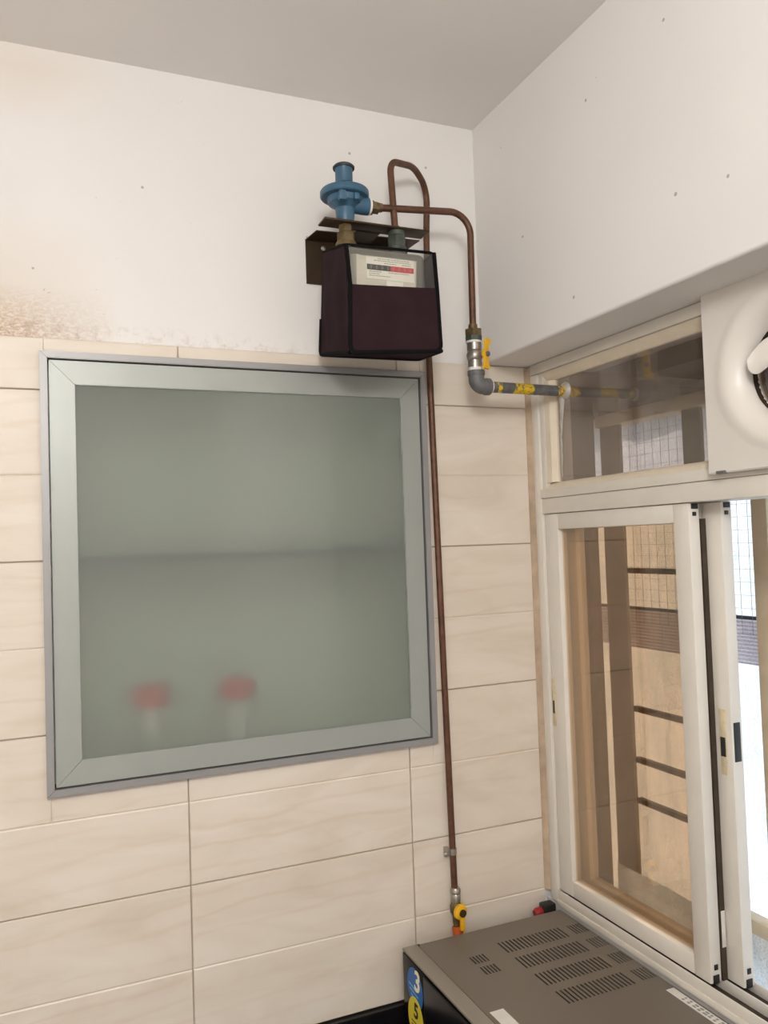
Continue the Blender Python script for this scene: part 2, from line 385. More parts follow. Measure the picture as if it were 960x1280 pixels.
# ------------------------------------------------------------------ room shell
ZC = 0.4673; ZF = -2.36; ZT = -0.0571; XW = 0.1138; XL = -2.5; YR = -3.2
HX0, HX1, HZ0, HZ1 = -0.882, -0.158, -0.843, -0.094        # niche opening in the tiled wall
obj('ceiling', MB().box(XL - 0.15, 0.3, YR - 0.15, 0.45, ZC, ZC + 0.12), MT['ceiling'], kind='structure')
obj('floor', MB().box(XL - 0.15, 0.2, YR - 0.15, 0.45, ZF - 0.1, ZF), MT['floor'], kind='structure')
wb = MB()
wb.box(XL, HX0, 0, 0.42, ZF, ZC).box(HX1, 0.2, 0, 0.42, ZF, ZC)
wb.box(HX0, HX1, 0, 0.42, HZ1, ZC).box(HX0, HX1, 0, 0.42, ZF, HZ0).box(HX0, HX1, 0.34, 0.42, HZ0, HZ1)
wall_back = obj('wall_back', wb, MT['wall_stained'], kind='structure')
# right wall: thick upper beam with a softened lower arris, full-height pier past the window, low wall under it
wr = MB()
R_ = 0.006
prof = [(0.0, ZC), (0.0, ZT + R_)] + [(R_ - R_ * math.cos(a), ZT + R_ - R_ * math.sin(a)) for a in (0.4, 0.8, 1.2)] + [(R_, ZT), (0.3, ZT), (0.3, ZC)]
wr.loft([[(x, 0.0, z) for x, z in prof], [(x, YR, z) for x, z in prof]])
wr.box(-0.0006, 0.3, YR, -1.02, ZF, ZC).box(XW, 0.2, -1.02, 0.0, ZF, -1.222)
obj('wall_right', wr, MT['wall'], kind='structure')
obj('wall_left', MB().box(XL - 0.15, XL, YR, 0.42, ZF, ZC), MT['wall'], kind='structure')
wq = MB().box(XL, -1.98, YR - 0.15, YR, ZF, ZC).box(-1.02, 0.3, YR - 0.15, YR, ZF, ZC).box(-1.98, -1.02, YR - 0.15, YR, ZF + 2.08, ZC)
obj('wall_rear', wq, MT['wall'], kind='structure')
obj('door_1', MB().bbox(-1.98, -1.02, YR - 0.1, YR - 0.06, ZF, ZF + 2.08, 0.003), MT['white_frame'], kind='structure')

# wall tiles: each its own object on the wall, cut round the niche and at the window end
TW = 0.4465; XA = -0.6536; JO = 0.0009
obj('grout', MB().box(XL, HX0, -0.0022, 0, -1.357, ZT).box(HX1, XW - 0.008, -0.0022, 0, -1.357, ZT).box(HX0, HX1, -0.0022, 0, HZ1, ZT).box(HX0, HX1, -0.0022, 0, -1.357, HZ0), MT['grout'], wall_back)
def minus(r, h):
    x0, x1, z0, z1 = r; a0, a1, c0, c1 = h
    if a0 >= x1 or a1 <= x0 or c0 >= z1 or c1 <= z0: return [r]
    out = []
    if a0 > x0: out.append((x0, a0, z0, z1))
    if a1 < x1: out.append((a1, x1, z0, z1))
    m0, m1 = max(x0, a0), min(x1, a1)
    if c1 < z1: out.append((m0, m1, c1, z1))
    if c0 > z0: out.append((m0, m1, z0, c0))
    return out
def slab_tile(mb, x0, x1, z0, z1, groove_top, groove_bot):
    """one half tile: chamfered slab; the groove side has a wider, softer chamfer"""
    ct = 0.0026 if groove_top else 0.0012; cb = 0.0026 if groove_bot else 0.0012; cs = 0.0012; yf = -0.0072; yb = -0.002; ym = yf + 0.0016
    mb.add([(x0, yb, z0), (x1, yb, z0), (x1, yb, z1), (x0, yb, z1), (x0, ym, z0), (x1, ym, z0), (x1, ym, z1), (x0, ym, z1),
            (x0 + cs, yf, z0 + cb), (x1 - cs, yf, z0 + cb), (x1 - cs, yf, z1 - ct), (x0 + cs, yf, z1 - ct)],
           [(0, 1, 5, 4), (1, 2, 6, 5), (2, 3, 7, 6), (3, 0, 4, 7), (4, 5, 9, 8), (5, 6, 10, 9), (6, 7, 11, 10), (7, 4, 8, 11), (8, 9, 10, 11)])
shared = {}
HOLE = (HX0 - 0.004, HX1 + 0.004, HZ0 - 0.004, HZ1 + 0.004)
for ci in range(-4, 3):
    x0 = max(XA + ci * TW, XL); x1 = min(XA + (ci + 1) * TW, XW - 0.008)
    if x1 - x0 < 0.02: continue
    for z1, z0, zm in ((ZT, -0.15, None), (-0.15, -0.45, -0.30), (-0.45, -0.75, -0.60), (-0.75, -1.05, -0.90), (-1.05, -1.356, -1.20)):
        ox = x0; oz = z0
        halves = [(x0 + JO, x1 - JO, zm, z1 - JO, False, True), (x0 + JO, x1 - JO, z0 + JO, zm, True, False)] if zm else [(x0 + JO, x1 - JO, z0 + JO, z1 - JO, False, False)]
        key = (round(x1 - x0, 4), round(z1 - z0, 4)); mb = MB(); whole = True
        for h in halves:
            rs = minus(h[:4], HOLE)
            if rs != [h[:4]]: whole = False
            for r in rs: slab_tile(mb, *r, h[4], h[5])
        if not mb.v: continue
        if whole and key in shared:
            o = obj('wall_tile', None, None, wall_back, data=shared[key])
        else:
            for i, v in enumerate(mb.v): mb.v[i] = (v[0] - ox, v[1], v[2] - oz)
            o = obj('wall_tile', mb, MT['tile'], wall_back, smooth=False)
            if whole: shared[key] = o.data
        o.location = (ox, 0, oz)

# black granite: upstand and worktop
gt = thing('granite_worktop', (-1.2, -0.3, -1.50), 'black granite kitchen worktop under the oven', 'worktop')
obj('worktop_slab', MB().bbox(XL, XW - 0.001, -0.6, -0.001, -1.535, -1.50, 0.003).bbox(-0.62, -0.001, -2.4, -0.6, -1.535, -1.50, 0.003), MT['granite'], gt)
up_o = obj('granite_upstand', MB().bbox(XL, XW - 0.001, -0.02, -0.001, -1.50, -1.3575, 0.002), MT['granite'], loc=(-1.2, -0.01, -1.50))
tag(up_o, 'black granite upstand band under the lowest row of tiles', 'upstand')

# ------------------------------------------------------------------ cabinet set into the tiled wall
cab = thing('wall_cabinet', (-0.52, 0.0, HZ0), 'square aluminium wall cabinet with frosted glass door set into the tiles', 'cabinet')
def mitred(name, mat, x0, x1, z0, z1, w, y0, y1, parent, lean=0.0):
    """four mitred bars, outer rectangle x0..x1, z0..z1, bar width w, front y0 to back y1"""
    O = [(x0, z0), (x1, z0), (x1, z1), (x0, z1)]; I = [(x0 + w, z0 + w), (x1 - w, z0 + w), (x1 - w, z1 - w), (x0 + w, z1 - w)]
    e = 0.00035; out = []
    for i in range(4):
        j = (i + 1) % 4
        quad = [O[i], O[j], I[j], I[i]]
        d = Vector((O[j][0] - O[i][0], O[j][1] - O[i][1])).normalized() * e
        quad = [(quad[0][0] + d.x, quad[0][1] + d.y), (quad[1][0] - d.x, quad[1][1] - d.y), (quad[2][0] - d.x, quad[2][1] - d.y), (quad[3][0] + d.x, quad[3][1] + d.y)]
        bm = bmesh.new(); vs = [bm.verts.new((x, y0, z)) for x, z in quad] + [bm.verts.new((x, y1, z)) for x, z in quad]
        for f in ((0, 1, 2, 3), (7, 6, 5, 4), (0, 4, 5, 1), (1, 5, 6, 2), (2, 6, 7, 3), (3, 7, 4, 0)): bm.faces.new([vs[k] for k in f])
        long_e = [ed for ed in bm.edges if {vs.index(v) for v in ed.verts} in ({0, 1}, {2, 3})]
        bmesh.ops.bevel(bm, geom=long_e, offset=0.0012, segments=2, affect='EDGES')
        out.append(obj(name, MB().frombm(bm), mat, parent))
    return out
mitred('outer_frame', MT['alu'], -0.893, -0.147, -0.854, -0.083, 0.0125, -0.021, 0.0, cab)
obj('frame_liner', MB().box(HX0, HX0 + 0.002, -0.004, 0.02, HZ0, HZ1).box(HX1 - 0.002, HX1, -0.004, 0.02, HZ0, HZ1).box(HX0, HX1, -0.004, 0.02, HZ0, HZ0 + 0.002).box(HX0, HX1, -0.004, 0.02, HZ1 - 0.002, HZ1), MT['dark_gap'], cab)
door = bpy.data.objects.new('door', None); COL.objects.link(door); door.parent = cab; ORIG[door.name] = ORIG[cab.name]
mitred('door_rail', MT['alu_door'], -0.878, -0.162, -0.839, -0.098, 0.0425, -0.016, 0.003, door)
obj('glass_pane', MB().box(-0.838, -0.202, -0.011, -0.010, -0.799, -0.138), MT['frosted'], door, smooth=False)
pane = bpy.data.objects['glass_pane'].data
pane.materials.append(MT['clear_back'])
for p_ in pane.polygons: p_.material_index = 0 if p_.normal.y < -0.5 else 1
obj('carcass', MB().box(HX0, HX0 + 0.012, 0.02, 0.335, HZ0, HZ1).box(HX1 - 0.012, HX1, 0.02, 0.335, HZ0, HZ1).box(HX0 + 0.012, HX1 - 0.012, 0.02, 0.335, HZ0, HZ0 + 0.012).box(HX0 + 0.012, HX1 - 0.012, 0.02, 0.335, HZ1 - 0.012, HZ1).box(HX0 + 0.012, HX1 - 0.012, 0.327, 0.335, HZ0 + 0.012, HZ1 - 0.012), MT['niche'], cab)
obj('shelf', MB().bbox(HX0 + 0.013, HX1 - 0.013, 0.004, 0.325, -0.460, -0.444, 0.002), MT['shelf'], cab)
for i, (x, y) in enumerate(((-0.708, 0.095), (-0.545, 0.085))):
    zb = HZ0 + 0.0125
    j = thing('jar', (x, y, zb), ('left one of two red lidded white jars blurred behind the frosted cabinet door', 'right one of two red lidded white jars blurred behind the frosted cabinet door')[i], 'jar', 'red lidded jars behind the frosted glass')
    obj('body', MB().lathe([(0, 0.0), (0, 0.019), (0.004, 0.021), (0.07, 0.019), (0.082, 0.016), (0.105, 0.016), (0.105, 0.0)], (x, y, zb), (0, 0, 1), 24), MT['jar'], j)
    obj('lid', MB().lathe([(0.098, 0.0), (0.098, 0.034), (0.104, 0.038), (0.128, 0.037), (0.138, 0.03), (0.142, 0.0)], (x, y, zb), (0, 0, 1), 24), MT['red_lid'], j)

# ------------------------------------------------------------------ window
win = thing('window_1', (0.15, -0.5, -1.222), kind='structure')
Y0, Y1 = -0.022, -1.0            # outer frame along y
W = MT['white_frame']
obj('frame_head', MB().bbox(XW - 0.004, 0.19, Y1, Y0, -0.0805, ZT - 0.001, 0.002), W, win)
obj('frame_jamb', MB().bbox(XW - 0.004, 0.19, -0.047, Y0, -1.218, -0.081, 0.002), W, win)
obj('transom_stile', MB().bbox(XW + 0.001, 0.185, -0.0635, -0.0472, -0.3335, -0.0812, 0.0015), W, win)
obj('frame_jamb', MB().bbox(XW - 0.004, 0.19, Y1, Y1 + 0.03, -1.218, -0.081, 0.002), W, win)
obj('transom_rail', MB().bbox(XW - 0.006, 0.19, Y1 + 0.03, -0.047, -0.3536, -0.334, 0.0015), W, win)
obj('sliding_head', MB().bbox(XW - 0.003, 0.19, Y1 + 0.03, -0.047, -0.3870, -0.3541, 0.0015), W, win)
# glazing beads of the transom light, slightly yellowed
bd = MT['cream_bead']
yl, yr = -0.0475, -0.965
obj('glazing_bead', MB().loft([[(XW + 0.000, y, -0.0815), (XW + 0.022, y, -0.0815), (XW + 0.022, y, -0.1005), (XW + 0.014, y, -0.1005), (XW + 0.004, y, -0.092)] for y in (yl, yr)]), bd, win)
obj('glazing_bead', MB().loft([[(XW + 0.000, y, -0.3335), (XW + 0.022, y, -0.3335), (XW + 0.022, y, -0.320), (XW + 0.014, y, -0.320), (XW + 0.004, y, -0.326)] for y in (yl, yr)]), bd, win)
obj('glazing_bead', MB().loft([[(XW + 0.002, -0.064, z), (XW + 0.022, -0.064, z), (XW + 0.022, -0.090, z), (XW + 0.014, -0.090, z), (XW + 0.004, -0.080, z)] for z in (-0.1006, -0.3199)]), bd, win)
obj('transom_pane', MB().box(XW + 0.018, XW + 0.022, yr, -0.086, -0.3225, -0.099), MT['grey_glass'], win, smooth=False)
# brown caulk line where tiles meet the frame
cz = [ZT - 0.004 - k * 0.03 for k in range(39)]
obj('caulk_line', MB().loft([[(XW - 0.010, -0.0005, z), (XW - 0.008, -0.010 + random.uniform(-.0015, .0015), z), (XW - 0.001, -0.0225 + random.uniform(-.002, .001), z), (XW + 0.003, -0.0225, z), (XW + 0.003, -0.0005, z)] for z in cz]), MT['caulk'], win)
# sill track with two rails
sill = obj('sill_track', MB().bbox(XW - 0.006, 0.19, Y1 + 0.03, -0.047, -1.222, -1.209, 0.0015), W, win)
for x in (XW - 0.004, XW + 0.033, XW + 0.070):
    obj('track_rail', MB().bbox(x, x + 0.0035, Y1 + 0.031, -0.048, -1.2095, -1.190, 0.0008), W, sill)
obj('track_channel', MB().box(XW + 0.001, XW + 0.031, Y1 + 0.031, -0.048, -1.2092, -1.2065).box(XW + 0.038, XW + 0.068, Y1 + 0.031, -0.048, -1.2092, -1.2065), MT['dark_gap'], sill)

def shutter(label, xf, ya, yb, wl_, wr_, gm):
    """sliding shutter: face at x = xf, from y = ya (far stile) to yb (leading stile)"""
    s = bpy.data.objects.new('sliding_shutter', None); COL.objects.link(s); s.parent = win; ORIG[s.name] = ORIG['window_1']; s['label'] = label
    t = 0.024; z0, z1 = -1.190, -0.3878
    obj('stile', MB().bbox(xf, xf + t, ya - wl_, ya, z0, z1, 0.0025), W, s)
    obj('stile', MB().bbox(xf, xf + t, yb, yb + wr_, z0, z1, 0.0025), W, s)
    obj('top_rail', MB().bbox(xf + 0.0006, xf + t, yb + wr_ + 0.0004, ya - wl_ - 0.0004, z1 - 0.0335, z1, 0.002), W, s)
    obj('bottom_rail', MB().bbox(xf + 0.0006, xf + t, yb + wr_ + 0.0004, ya - wl_ - 0.0004, z0, z0 + 0.033, 0.002), W, s)
    obj('glass_pane', MB().box(xf + 0.011, xf + 0.015, yb + wr_ - 0.004, ya - wl_ + 0.004, z0 + 0.030, z1 - 0.030), gm, s, smooth=False)
    return s
s1 = shutter('inner sliding shutter with bronze tinted pane', XW + 0.0015, -0.0485, -0.4745, 0.046, 0.0375, MT['bronze_glass'])
s2 = shutter('outer sliding shutter pushed behind the inner one', XW + 0.0395, -0.072, -0.5080, 0.032, 0.0445, MT['bronze_glass'])
# latches, cut-outs, rollers
def latch(parent, x, yc, z0, z1, w):
    l = obj('latch_plate', MB().bbox(x - 0.002, x + 0.0005, yc - w / 2, yc + w / 2, z0, z1, 0.0008), MT['latch_cream'], parent)
    return l
latch(s1, XW + 0.0015, -0.0570, -0.842, -0.742, 0.011)
obj('latch_slot', MB().box(XW - 0.0012, XW + 0.0015, -0.0600, -0.0545, -0.815, -0.788), MT['black_plastic'], s1)
latch(s2, XW + 0.0395, -0.490, -0.846, -0.736, 0.014)
obj('latch_slot', MB().box(XW + 0.0365, XW + 0.0395, -0.4955, -0.4855, -0.815, -0.783), MT['black_plastic'], s2)
obj('finger_pull', MB().bbox(XW + 0.044, XW + 0.058, -0.5092, -0.5075, -0.822, -0.757, 0.0008), MT['black_plastic'], s2)
for s, xf, yb in ((s1, XW + 0.0015, -0.4745), (s2, XW + 0.0395, -0.5080)):
    obj('roller', MB().bbox(xf + 0.006, xf + 0.020, yb - 0.0015, yb + 0.001, -0.398, -0.389, 0.0006).bbox(xf + 0.008, xf + 0.016, yb - 0.0014, yb + 0.001, -0.410, -0.403, 0.0006), MT['black_plastic'], s)
    obj('roller', MB().bbox(xf + 0.005, xf + 0.018, yb - 0.0015, yb + 0.001, -1.190, -1.176, 0.0006).bbox(xf + 0.008, xf + 0.016, yb - 0.0014, yb + 0.001, -1.168, -1.159, 0.0006), MT['black_plastic'], s)
obj('brush_seal', MB().box(XW + 0.0285, XW + 0.0388, -0.474, -0.462, -1.19, -0.415), MT['dark_gap'], s2)
obj('tape_scrap', MB().bbox(XW + 0.0295, XW + 0.038, -0.4755, -0.4745, -1.135, -1.075, 0.0003), MT['sticker_white'], s2)

# ------------------------------------------------------------------ exhaust fan over the transom
FY, FZ = -0.694, -0.1985
fan = thing('exhaust_fan', (XW - 0.01, FY, FZ - 0.148), 'square white exhaust fan mounted over the transom window', 'fan')
hs = 0.148; Rb = 0.128; seg = 64
fm = MB(); xp = XW - 0.022       # front plane of the plate
sq = []; cr = []
for k in range(seg):
    a = 2 * PI * k / seg + PI / 4; c, s = math.cos(a), math.sin(a); m = max(abs(c), abs(s))
    sq.append((FY + hs * c / m, FZ + hs * s / m)); cr.append((c, s))
def ring(x, r): return [(x, FY + r * c, FZ + r * s) for c, s in cr]
fm.loft([[(XW - 0.008, y, z) for y, z in sq], [(xp + 0.002, y, z) for y, z in sq], [(xp, FY + (y - FY) * 0.985, FZ + (z - FZ) * 0.985) for y, z in sq],
         ring(xp, Rb), ring(xp - 0.0006, Rb - 0.004), ring(xp - 0.0018, Rb - 0.010), ring(xp - 0.0028, Rb - 0.018), ring(xp - 0.0014, Rb - 0.027), ring(xp + 0.0045, Rb - 0.038), ring(xp + 0.014, Rb - 0.047), ring(xp + 0.026, Rb - 0.052), ring(xp + 0.05, Rb - 0.054)], caps=False)
obj('housing', fm, MT['fan_white'], fan)
obj('rear_duct', MB().lathe([(0.028, Rb - 0.053), (0.075, Rb - 0.053), (0.075, 0.0)], (xp, FY, FZ), (1, 0, 0), 48), MT['fan_dark'], fan)
obj('hub', MB().lathe([(-0.006, 0.0), (-0.004, 0.012), (0.0, 0.02), (0.03, 0.022), (0.074, 0.022)], (xp, FY, FZ), (1, 0, 0), 32), MT['fan_white'], fan)
for b in range(3):
    a0 = b * PI * 2 / 3 + 0.50
    bm_ = MB(); rows = []
    for i in range(10):
        t = i / 9; r = 0.018 + t * 0.046; half = (0.22 + 0.46 * math.sin(PI * (0.12 + 0.80 * t)) ** 0.8) * (1 if t < 0.92 else 0.72)
        row = []
        for k in range(9):
            u = k / 8 * 2 - 1; a = a0 + u * half + 0.06 * t
            row.append((xp + 0.010 + u * 0.012 * (1 - 0.3 * t), FY + r * math.cos(a), FZ + r * math.sin(a)))
        rows.append(row)
    n = 9
    fr = [p for r in rows for p in r]; bk = [(p[0] + 0.0018, p[1], p[2]) for p in fr]; Nn = len(fr); fs = []
    for i in range(9):
        for k in range(8):
            q = (i * n + k, i * n + k + 1, (i + 1) * n + k + 1, (i + 1) * n + k); fs.append(q); fs.append(tuple(x + Nn for x in reversed(q)))
    edge = [k for k in range(n)] + [i * n + n - 1 for i in range(1, 10)] + [9 * n + k for k in range(n - 2, -1, -1)] + [i * n for i in range(8, 0, -1)]
    for i in range(len(edge)):
        a, b2 = edge[i], edge[(i + 1) % len(edge)]; fs.append((b2, a, a + Nn, b2 + Nn))
    obj('blade', bm_.add(fr + bk, fs), MT['fan_white'], fan)
obj('mounting_clip', MB().bbox(xp - 0.003, xp + 0.004, -0.583, -0.565, -0.3475, -0.3425, 0.0008), MT['iron'], fan)

# ------------------------------------------------------------------ gas regulator, meter, pipes
PY = -0.12
# bracket on the wall
br = thing('meter_bracket', (-0.285, -0.003, 0.09), 'dark bronze sheet metal bracket holding the gas meter on the wall', 'bracket')
bp = MB().box(-0.396, -0.340, -0.004, -0.0015, 0.086, 0.1765)
obj('back_plate', bp.box(-0.340, -0.171, -0.004, -0.0015, 0.14, 0.1765), MT['bracket'], br)
obj('shelf_plate', MB().add([(-0.396, -0.004, 0.1735), (-0.171, -0.004, 0.1795), (-0.165, -0.052, 0.1815), (-0.389, -0.052, 0.1755), (-0.396, -0.004, 0.1755), (-0.171, -0.004, 0.1815), (-0.165, -0.052, 0.1835), (-0.389, -0.052, 0.1775)],
    [(0, 1, 2, 3), (7, 6, 5, 4), (0, 4, 5, 1), (1, 5, 6, 2), (2, 6, 7, 3), (3, 7, 4, 0)]), MT['bracket'], br)
obj('meter_bar', MB().bbox(-0.402, -0.186, PY - 0.02, PY + 0.02, 0.1655, 0.169, 0.0008), MT['bracket'], br)
obj('bar_arm', MB().box(-0.325, -0.275, PY + 0.015, -0.045, 0.1655, 0.1785), MT['bracket'], br)
obj('bolt_head', MB().lathe([(0, 0.0), (0, 0.005), (0.002, 0.005), (0.003, 0.0)], (-0.359, -0.004, 0.161), (0, -1, 0), 12), MT['steel'], br)
# regulator
RX = -0.354
reg = thing('gas_regulator', (RX, PY, 0.17), 'blue enamelled gas regulator standing over the meter bracket', 'regulator')
obj('body', MB().lathe([(0.001, 0.0), (0.001, 0.0165), (0.010, 0.0175), (0.026, 0.0185), (0.031, 0.023), (0.036, 0.031), (0.044, 0.0335), (0.052, 0.034), (0.052, 0.0)], (RX, PY, 0.170), (0, 0, 1), 40), MT['blue'], reg)
obj('diaphragm_flange', MB().lathe([(0.0465, 0.0), (0.0465, 0.0395), (0.0475, 0.0445), (0.050, 0.0465), (0.058, 0.0465), (0.061, 0.0445), (0.063, 0.036), (0.067, 0.030), (0.074, 0.021), (0.076, 0.0)], (RX, PY, 0.170), (0, 0, 1), 48), MT['blue'], reg)
obj('flange_lug', MB().bbox(RX - 0.026, RX - 0.012, PY - 0.044, PY - 0.030, 0.196, 0.215, 0.003), MT['blue'], reg)
obj('flange_lug', MB().bbox(RX + 0.006, RX + 0.016, PY - 0.038, PY - 0.026, 0.203, 0.216, 0.002), MT['blue'], reg)
obj('spring_tower', MB().lathe([(0.070, 0.0), (0.070, 0.0165), (0.100, 0.0165), (0.104, 0.0175), (0.104, 0.0)], (RX, PY, 0.170), (0, 0, 1), 32), MT['blue'], reg)
obj('cap', MB().lathe([(0.1035, 0.0), (0.1035, 0.0205), (0.107, 0.0210), (0.1105, 0.0175), (0.1125, 0.005), (0.1125, 0.0)], (RX, PY, 0.170), (0, 0, 1), 32), MT['black_cap'], reg)
om = MB()
rr = []
for i, (dx, rz0, rz1, ry) in enumerate(((0.008, -0.015, 0.030, 0.013), (0.022, -0.016, 0.032, 0.0165), (0.036, -0.0165, 0.026, 0.0175), (0.047, -0.0165, 0.0165, 0.0165))):
    rr.append([(RX + dx, PY + ry * math.cos(2 * PI * k / 24), 0.2075 + ((rz1 if math.sin(2 * PI * k / 24) > 0 else -rz0) * math.sin(2 * PI * k / 24))) for k in range(24)])
obj('outlet_arm', om.loft(rr), MT['blue'], reg)
def hexp(mb, o, axis, a, b, r):
    return mb.lathe([(a, 0), (a, r * 0.94), (a + 0.0015, r), (b - 0.0015, r), (b, r * 0.94), (b, 0)], o, axis, 6)
obj('thread_tape', MB().lathe([(0.0472, 0.0), (0.0472, 0.0155), (0.0515, 0.0155), (0.0515, 0.0)], (RX, PY, 0.2075), (1, 0, 0), 24), MT['ptfe'], reg)
obj('outlet_nut', hexp(hexp(MB(), (RX, PY, 0.2075), (1, 0, 0), 0.0515, 0.056, 0.0155), (RX, PY, 0.2075), (1, 0, 0), 0.0565, 0.068, 0.0125), MT['brass_dark'], reg)
obj('inlet_tape', MB().lathe([(0.0, 0.0), (0.0, 0.015), (0.0045, 0.015), (0.0045, 0.0)], (RX, PY, 0.1690), (0, 0, 1), 24), MT['ptfe'], reg)
obj('inlet_union', hexp(hexp(MB(), (RX, PY, 0), (0, 0, 1), 0.152, 0.1652, 0.0135), (RX, PY, 0), (0, 0, 1), 0.130, 0.150, 0.0178).lathe([(0.124, 0.0), (0.124, 0.0205), (0.131, 0.0195), (0.131, 0.0)], (RX, PY, 0), (0, 0, 1), 24), MT['brass_dark'], reg)
# meter inside its cover
MX0, MX1, MY0, MY1 = -0.388, -0.208, -0.205, -0.055; MZ0, MZ1 = -0.094, 0.094
met = thing('gas_meter', (-0.298, -0.12, MZ0 + 0.01), 'gas meter with cream dial and red and black counter inside the cover', 'meter')
obj('casing', MB().bbox(MX0 + 0.010, MX1 - 0.010, MY0 + 0.022, MY1 - 0.006, MZ0 + 0.042, 0.104, 0.012, 3), MT['meter_grey'], met)
obj('port_union', hexp(MB().lathe([(0.102, 0.0), (0.102, 0.0155), (0.124, 0.0145), (0.128, 0.018), (0.134, 0.018), (0.134, 0.0)], (-0.248, PY, 0), (0, 0, 1), 24), (-0.248, PY, 0), (0, 0, 1), 0.134, 0.156, 0.0185).lathe([(0.156, 0.0), (0.156, 0.0165), (0.1652, 0.0165), (0.1652, 0.0)], (-0.248, PY, 0), (0, 0, 1), 24), MT['brass_green'], met)
obj('port_union', MB().lathe([(0.102, 0.0), (0.102, 0.0165), (0.124, 0.0175), (0.124, 0.0)], (RX, PY, 0), (0, 0, 1), 24), MT['brass_green'], met)
yi = MY0 + 0.006
ix = MB()
ix.loft([[(-0.374, MY0 + 0.024, 0.016), (-0.240, MY0 + 0.024, 0.018), (-0.236, MY0 + 0.024, 0.086), (-0.370, MY0 + 0.024, 0.088)], [(-0.366, yi + 0.003, 0.020), (-0.246, yi + 0.003, 0.022), (-0.243, yi + 0.003, 0.083), (-0.364, yi + 0.003, 0.084)],
         [(-0.354, yi, 0.024), (-0.250, yi, 0.026), (-0.247, yi, 0.080), (-0.352, yi, 0.081)]])
dial = obj('dial', ix, MT['meter_index'], met)
obj('dial_label', MB().box(-0.347, -0.252, yi - 0.0008, yi, 0.040, 0.081), MT['meter_label'], dial)
obj('black_counter', MB().box(-0.346, -0.300, yi - 0.0014, yi - 0.0008, 0.0565, 0.0665), MT['ink_black'], dial)
obj('red_counter', MB().box(-0.300, -0.253, yi - 0.0014, yi - 0.0008, 0.0565, 0.0665), MT['ink_red'], dial)
pm = MB()
for z, xs in ((0.077, (-0.325, -0.262)), (0.0735, (-0.332, -0.258)), (0.0695, (-0.312, -0.288)), (0.0695, (-0.276, -0.258)), (0.0530, (-0.342, -0.318)), (0.0530, (-0.304, -0.262)), (0.0492, (-0.342, -0.322)), (0.0455, (-0.342, -0.300))):
    x = xs[0]
    while x < xs[1]:
        w = random.uniform(0.002, 0.006); pm.box(x, min(x + w, xs[1]), yi - 0.0011, yi - 0.0008, z, z + 0.0014); x += w + 0.0012
obj('faint_print', pm, MT['ink_grey'], dial)
dm = MB()
for k in range(8):
    x = -0.340 + k * 0.0112; dm.box(x, x + 0.0030, yi - 0.0017, yi - 0.0014, 0.0588, 0.0594).box(x, x + 0.0006, yi - 0.0017, yi - 0.0014, 0.0588, 0.0645).box(x + 0.0026, x + 0.0032, yi - 0.0017, yi - 0.0014, 0.0588, 0.0645).box(x, x + 0.0030, yi - 0.0017, yi - 0.0014, 0.0639, 0.0645)
obj('counter_digits', dm, MT['ink_grey'], dial)
obj('screw', MB().lathe([(0, 0), (0, 0.004), (0.002, 0.004), (0.002, 0)], (-0.361, yi + 0.005, 0.060), (0, -1, 0), 12), MT['ink_black'], dial)
obj('lower_tab', MB().bbox(-0.310, -0.276, yi - 0.004, yi + 0.004, 0.020, 0.038, 0.001), MT['meter_label'], dial)
# cloth cover: sides, lower front, bottom, open at the top, with a clear window and black piping
cov = thing('meter_cover', (-0.298, -0.12, MZ0), 'maroon cloth cover with black piping and clear window over the gas meter', 'cover')
def sheet(pts4, nu, nv, thick, amp, seed):
    """bilinear cloth sheet between four corners (a,b,c,d going round) with shallow sag"""
    rnd = random.Random(seed); ph = [rnd.uniform(0, 6.28) for _ in range(4)]
    a, b, c, d = [Vector(p) for p in pts4]; nrm = (b - a).cross(d - a).normalized(); F = []
    for i in range(nv + 1):
        for j in range(nu + 1):
            u, v = j / nu, i / nv; p = (a * (1 - u) + b * u) * (1 - v) + (d * (1 - u) + c * u) * v
            e = min(u, 1 - u, v, 1 - v); k = min(1, e * 5)
            p = p + nrm * amp * k * (0.6 * math.sin(5 * u + 3 * v + ph[0]) + 0.4 * math.sin(9 * v - 4 * u + ph[1]) + 0.3 * math.sin(13 * u + ph[2]))
            F.append(p)
    Bk = [p + nrm * thick for p in F]; n = nu + 1; Nn = len(F); fs = []
    for i in range(nv):
        for j in range(nu):
            q = (i * n + j, i * n + j + 1, (i + 1) * n + j + 1, (i + 1) * n + j); fs.append(q); fs.append(tuple(x + Nn for x in reversed(q)))
    ed = [j for j in range(n)] + [i * n + nu for i in range(1, nv + 1)] + [nv * n + j for j in range(nu - 1, -1, -1)] + [i * n for i in range(nv - 1, 0, -1)]
    for i in range(len(ed)): fs.append((ed[(i + 1) % len(ed)], ed[i], ed[i] + Nn, ed[(i + 1) % len(ed)] + Nn))
    return MB().add(F + Bk, fs)
FTL, FTR = (-0.387, MY0, 0.095), (-0.212, MY0, 0.0985); FWL, FWR = (-0.383, MY0 - 0.004, 0.0225), (-0.2115, MY0 - 0.006, 0.0295)
FBL, FBR = (-0.387, MY0 - 0.004, -0.100), (-0.2065, MY0 - 0.004, -0.086)
BTL, BBL, BBR, BTR = (-0.3775, MY1, 0.133), (-0.389, MY1, -0.069), (-0.178, MY1, -0.066), (-0.195, MY1, 0.108)
obj('front_panel', sheet((FBL, FBR, FWR, FWL), 16, 12, 0.0015, 0.003, 3), MT['maroon'], cov)
obj('side_panel', sheet((BBL, FBL, FTL, BTL), 12, 16, 0.0015, 0.006, 5), MT['maroon'], cov)
obj('side_panel', sheet((FBR, BBR, BTR, FTR), 12, 12, 0.0015, 0.003, 6), MT['maroon'], cov)
